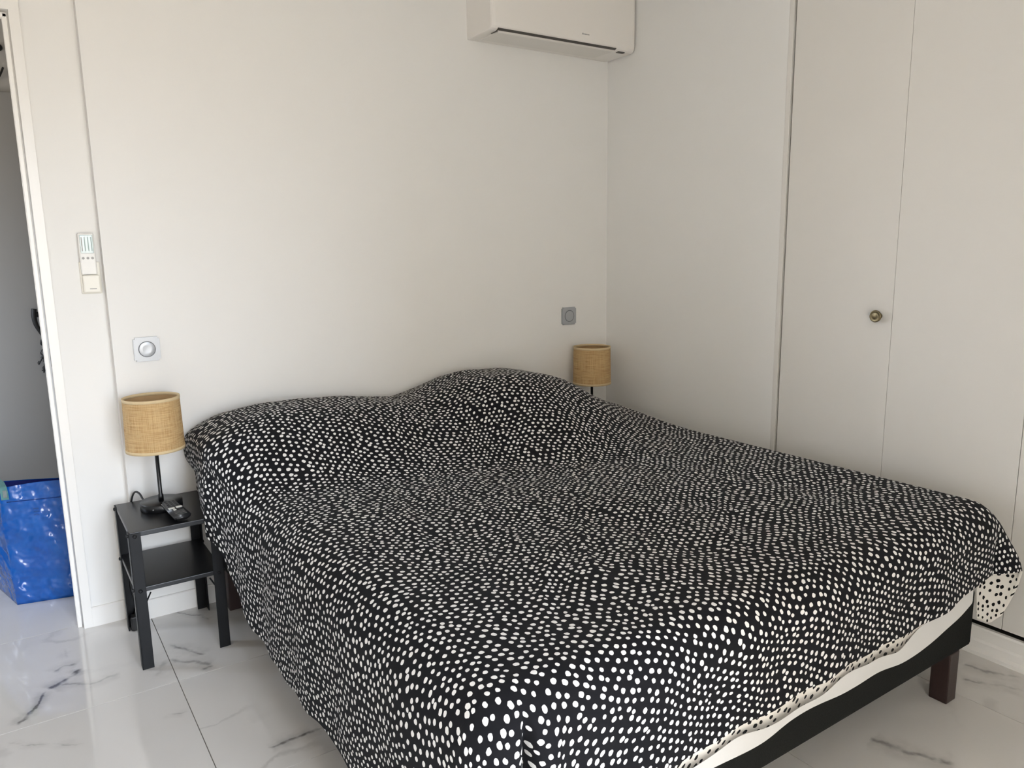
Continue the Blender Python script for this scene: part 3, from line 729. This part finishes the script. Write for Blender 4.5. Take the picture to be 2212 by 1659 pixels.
# TV remote leaning on the lamp base
rc = empty('remote_control', (-2.080, -.291, .4634), 'black remote control with two white keys leaning on the lamp base', 'remote')
rc.rotation_euler = (math.radians(9.6), 0, math.radians(12))
bm = bmesh.new()
vs = abox(bm, -.028, .028, -.062, .062, 0, .021)
for v in bm.verts:
    if v.co.z < .01: v.co.x *= .72
    v.co.x *= 1 + .10 * (-v.co.y / .062)
bmesh.ops.bevel(bm, geom=list(bm.edges), offset=.0065, segments=3, affect='EDGES'); tobj('body', bm, 'rc_black', rc, True)
bm = bmesh.new(); abox(bm, -.0185, .0185, .010, .054, .0205, .0216, .0004); tobj('keypad_panel', bm, 'rc_grey', rc)
for (bx, by, bw, bh, mt) in ((-.0125, -.002, .0095, .0045, 'rc_key'), (.0115, -.002, .0095, .0045, 'rc_key'), (-.008, -.016, .0045, .004, 'rc_key')):
    bm = bmesh.new(); abox(bm, bx - bw, bx + bw, by - bh, by + bh, .020, .0232, .001); tobj('key', bm, mt, rc)
for r_ in range(4):
    for c_ in range(3):
        bm = bmesh.new(); abox(bm, -.0125 + c_ * .0125 - .0038, -.0125 + c_ * .0125 + .0038, .016 + r_ * .0105 - .003, .016 + r_ * .0105 + .003, .0215, .0228, .0007); tobj('button', bm, 'rc_black', rc)
for r_ in range(4):
    bm = bmesh.new(); abox(bm, -.016, .016, -.026 - r_ * .0085 - .0024, -.026 - r_ * .0085 + .0024, .0206, .0219, .0006); tobj('button', bm, 'rc_grey', rc)

# ================================================================== SWITCHES, REMOTE HOLDER
def switch(x, z, label):
    e = empty('wall_switch', (x, 0, z), label, 'switch', 'silver switches over the nightstands')
    bm = bmesh.new(); abox(bm, -.0415, .0415, -.010, 0, -.0415, .0415)
    es = [ed for ed in bm.edges if abs(ed.verts[0].co.x - ed.verts[1].co.x) < 1e-6 and abs(ed.verts[0].co.z - ed.verts[1].co.z) < 1e-6]
    bmesh.ops.bevel(bm, geom=es, offset=.006, segments=4, affect='EDGES')
    es = [ed for ed in bm.edges if all(v.co.y < -.0095 for v in ed.verts)]
    bmesh.ops.bevel(bm, geom=es, offset=.002, segments=2, affect='EDGES'); tobj('plate', bm, 'switch', e)
    rx = Matrix.Rotation(pi / 2, 4, 'X')
    bm = bmesh.new(); lathe(bm, [(.0255, .0095), (.0275, .0098), (.0275, .0106), (.0255, .0106)], 48, rx, True); tobj('ring_gap_shade', bm, 'switch_gap_shade', e)  # solid dark ring in place of a shaded gap round the rocker
    bm = bmesh.new(); lathe(bm, [(.0252, .0095), (.0250, .0112), (.024, .0116), (.012, .0108), (0, .0105)], 48, rx); tobj('rocker', bm, 'switch', e, True)
    return e
s1 = switch(-2.0747, .9695, 'square silver wall switch with a round button above the lamp by the doorway')
s2 = copy_tree(s1); s2.location = (-.2388, 0, .9695); s2['label'] = 'square silver wall switch with a round button above the lamp in the corner'

hx, hz = -2.2155, 1.163
h = empty('remote_holder', (hx, STEP, hz), 'cream wall holder with the white air conditioner remote in it', 'holder')
bm = bmesh.new(); abox(bm, -.0305, .0305, -.007, 0, 0, .105, .003); tobj('back_plate', bm, 'holder_cream', h)
bm = bmesh.new(); abox(bm, -.0255, .0255, -.026, -.006, .004, .062, .004); tobj('pocket', bm, 'holder_cream', h)
bm = bmesh.new(); abox(bm, -.007, .013, -.0266, -.0258, .0155, .0185); tobj('slot_mark', bm, 'grey_print', h)
r = empty('air_conditioner_remote', (hx - .003, STEP - .0075, hz + .055), 'white air conditioner remote standing in the cream wall holder', 'remote')
bm = bmesh.new(); abox(bm, -.0235, .0235, -.0165, 0, 0.008, .143, .004); tobj('body', bm, 'remote_white', r)
bm = bmesh.new(); abox(bm, -.0185, .0195, -.0175, -.0162, .078, .137, .0015); tobj('display', bm, 'lcd', r)
for k, xx in enumerate((-.0135, -.0045, .005, .0145)):
    bm = bmesh.new(); abox(bm, xx - .0016, xx + .0016, -.0180, -.0174, .085, .130); tobj('display_mark', bm, 'teal_print' if k else 'grey_print', r)
    if k < 3:
        bm = bmesh.new(); lathe(bm, [(0, 0), (.0042, 0), (.0038, .0015), (0, .0015)], 14, Matrix.Translation((-.0135 + k * .0135, -.0164, .062)) @ Matrix.Rotation(pi / 2, 4, 'X')); tobj('button', bm, 'grey_print', r)

# ================================================================== AIR CONDITIONER
AX0, AX1, AZ = -.762, -.006, 2.1345
ac = empty('air_conditioner', ((AX0 + AX1) / 2, 0, AZ), 'white wall-mounted air conditioner high in the corner', 'air conditioner')
prof = [(0, .002), (-.012, .0), (-.165, .0015), (-.176, .003), (-.186, .008), (-.1915, .016), (-.194, .028), (-.195, .26), (-.19, .276), (-.178, .286), (-.16, .29), (0, .29)]
def ac_body():
    bm = bmesh.new(); A = AX0 - (AX0 + AX1) / 2; B = AX1 - (AX0 + AX1) / 2
    secs = [(A, .93), (A + .002, .965), (A + .007, .985), (A + .016, 1.0), (B - .016, 1.0), (B - .007, .985), (B - .002, .965), (B, .93)]
    rings = []
    for x, s in secs:
        rings.append([bm.verts.new((x, y * s, (z - .145) * (1 - (1 - s) * .35) + .145)) for y, z in prof])
    k = len(prof)
    for a, b in zip(rings[:-1], rings[1:]):
        for i in range(k): bm.faces.new((a[i], a[(i + 1) % k], b[(i + 1) % k], b[i]))
    bm.faces.new(rings[0]); bm.faces.new(rings[-1][::-1])
    return tobj('body', bm, 'ac_white', ac)
ac_body()
cxm = (AX0 + AX1) / 2
def acbox(n, mat, x0, x1, y0, y1, z0, z1, bv=0.0):
    bm = bmesh.new(); abox(bm, x0 - cxm, x1 - cxm, y0, y1, z0, z1, bv, 1); return tobj(n, bm, mat, ac)
acbox('louvre_flap', 'ac_flap', AX0 + .038, AX1 - .118, -.1745, -.045, -.0035, .006, .0015)
bm = bmesh.new()
for (xa, xb) in ((AX0 + .030, AX1 - .110),):
    vs = abox(bm, xa - cxm, xb - cxm, -.1890, -.1790, .0030, .0058)
    for v in vs:
        if v.co.y < -.18: v.co.z += .0045
tobj('gap_shade_strip', bm, 'ac_dark', ac)  # solid dark strip instead of a recess, painting the shade under the front edge
acbox('flap_hinge', 'ac_dark', AX0 + .030, AX0 + .0345, -.178, -.135, -.0012, .004)
acbox('sensor_window', 'ac_dark', AX1 - .088, AX1 - .050, -.176, -.160, -.001, .004)
lg = acbox('logo', 'ac_logo', AX0 + .4505, AX0 + .4565, -.1952, -.193, .0395, .0455)
for k in range(5):
    x0 = AX0 + .459 + k * .0062; bm = bmesh.new(); abox(bm, x0 - cxm, x0 + .0044 - cxm, -.1952, -.193, .0400, .0440); tobj('logo_letter', bm, 'ac_logo', ac)

# ================================================================== BLUE BAG IN THE HALL
bag = empty('shopping_bag', (-2.30, .52, 0), 'large blue woven plastic carrier bag on the hall floor', 'bag')
def bag_mesh(inset, z_lo, z_hi, n_h=34, seed=0.0, name='body', mat='bag'):
    # bottom and top outlines (x, y), counter-clockwise from the front-left corner
    bot = [Vector((-2.547, .405)), Vector((-2.10, .30)), Vector((-2.06, .58)), Vector((-2.630, .71))]
    topo = [Vector((-2.556, .400)), Vector((-2.08, .285)), Vector((-2.03, .60)), Vector((-2.665, .73))]
    bm = bmesh.new(); rings = []; n_s = 30
    for h_ in range(n_h + 1):
        f = h_ / n_h; z = z_lo + (z_hi - z_lo) * f; ring = []
        for s_ in range(4):
            a0, a1 = bot[s_].lerp(topo[s_], f), bot[(s_ + 1) % 4].lerp(topo[(s_ + 1) % 4], f)
            d = (a1 - a0).normalized(); nrm = Vector((d.y, -d.x)); a0 = a0 + d * inset; a1 = a1 - d * inset
            for k in range(n_s):
                u = k / n_s; p = a0.lerp(a1, u)
                crease = .010 * noise.noise(Vector((p.x * 7 + seed, p.y * 7, z * 9))) + .006 * noise.ridged_multi_fractal(Vector((p.x * 6, p.y * 6, z * 13)), 1.0, 2.0, 3, 1.0, 2.0) - .006
                env = math.sin(pi * min(u, 1 - u) * 1.0 + .25) * min(1, .25 + f * 3) * (1 if f < .85 else .6)
                sag = .020 * math.sin(pi * f) * math.sin(pi * u)
                o = crease * env * (1 - .0) + sag - inset
                q = p + nrm * o
                low = (0, u, 1, 1 - u)[s_]; zz = z * (1 - .13 * low) + (f ** 4) * .010 * math.sin(u * 5 + s_ * 1.7)
                ring.append(bm.verts.new((q.x, q.y, zz)))
        rings.append(ring)
    n = len(rings[0])
    for a, b in zip(rings[:-1], rings[1:]):
        for k in range(n): bm.faces.new((a[k], a[(k + 1) % n], b[(k + 1) % n], b[k]))
    bm.faces.new(rings[0][::-1])
    return child(tobj(name, bm, mat, None, True), bag)
bag_mesh(0.0, 0.0, .458); bag_mesh(.009, .006, .457, name='inner_side', mat='bag_in')
def bag_front(u, z, o): 
    f = z / .458; a = Vector((-2.547, .405)).lerp(Vector((-2.560, .400)), f); b = Vector((-2.10, .30)).lerp(Vector((-2.08, .285)), f)
    d = (b - a).normalized(); p = a.lerp(b, u); return Vector((p.x + d.y * o, p.y - d.x * o, z))
def strip(name, mat, path, w, axis, par=None):
    bm = bmesh.new(); rows = []
    for p in path:
        p = Vector(p); rows.append([bm.verts.new(p - Vector(axis) * w / 2), bm.verts.new(p + Vector(axis) * w / 2)])
    for a, b in zip(rows[:-1], rows[1:]): bm.faces.new((a[0], a[1], b[1], b[0]))
    r_ = bmesh.ops.solidify(bm, geom=bm.faces[:], thickness=.002)
    return child(tobj(name, bm, mat, None, True), bag)
strip('rim_seam', 'strap_blue', [bag_front(k / 20, .405, .020 * math.sin(pi * .88) * math.sin(pi * k / 20) + .005) for k in range(1, 20)], .003, (0, 0, 1))
strip('handle', 'strap', [bag_front(.045, .415, .008), bag_front(.045, .440, .008), bag_front(.040, .464, .006), (-2.548, .410, .478), (-2.575, .48, .492), (-2.62, .58, .482), (-2.655, .68, .425)], .024, (1, -.12, 0))
strip('handle_print', 'strap_white', [bag_front(.050, .424 + .004 * q, .0115) for q in range(8)], .012, (1, -.12, 0))
for k, z_ in enumerate((.350, .362, .374)):
    strip('care_print', 'care_blue', [bag_front(.22 + q * .012 + (.004 if k == 1 else 0), z_, .0235) for q in range(4)], .0022, (0, 0, 1))
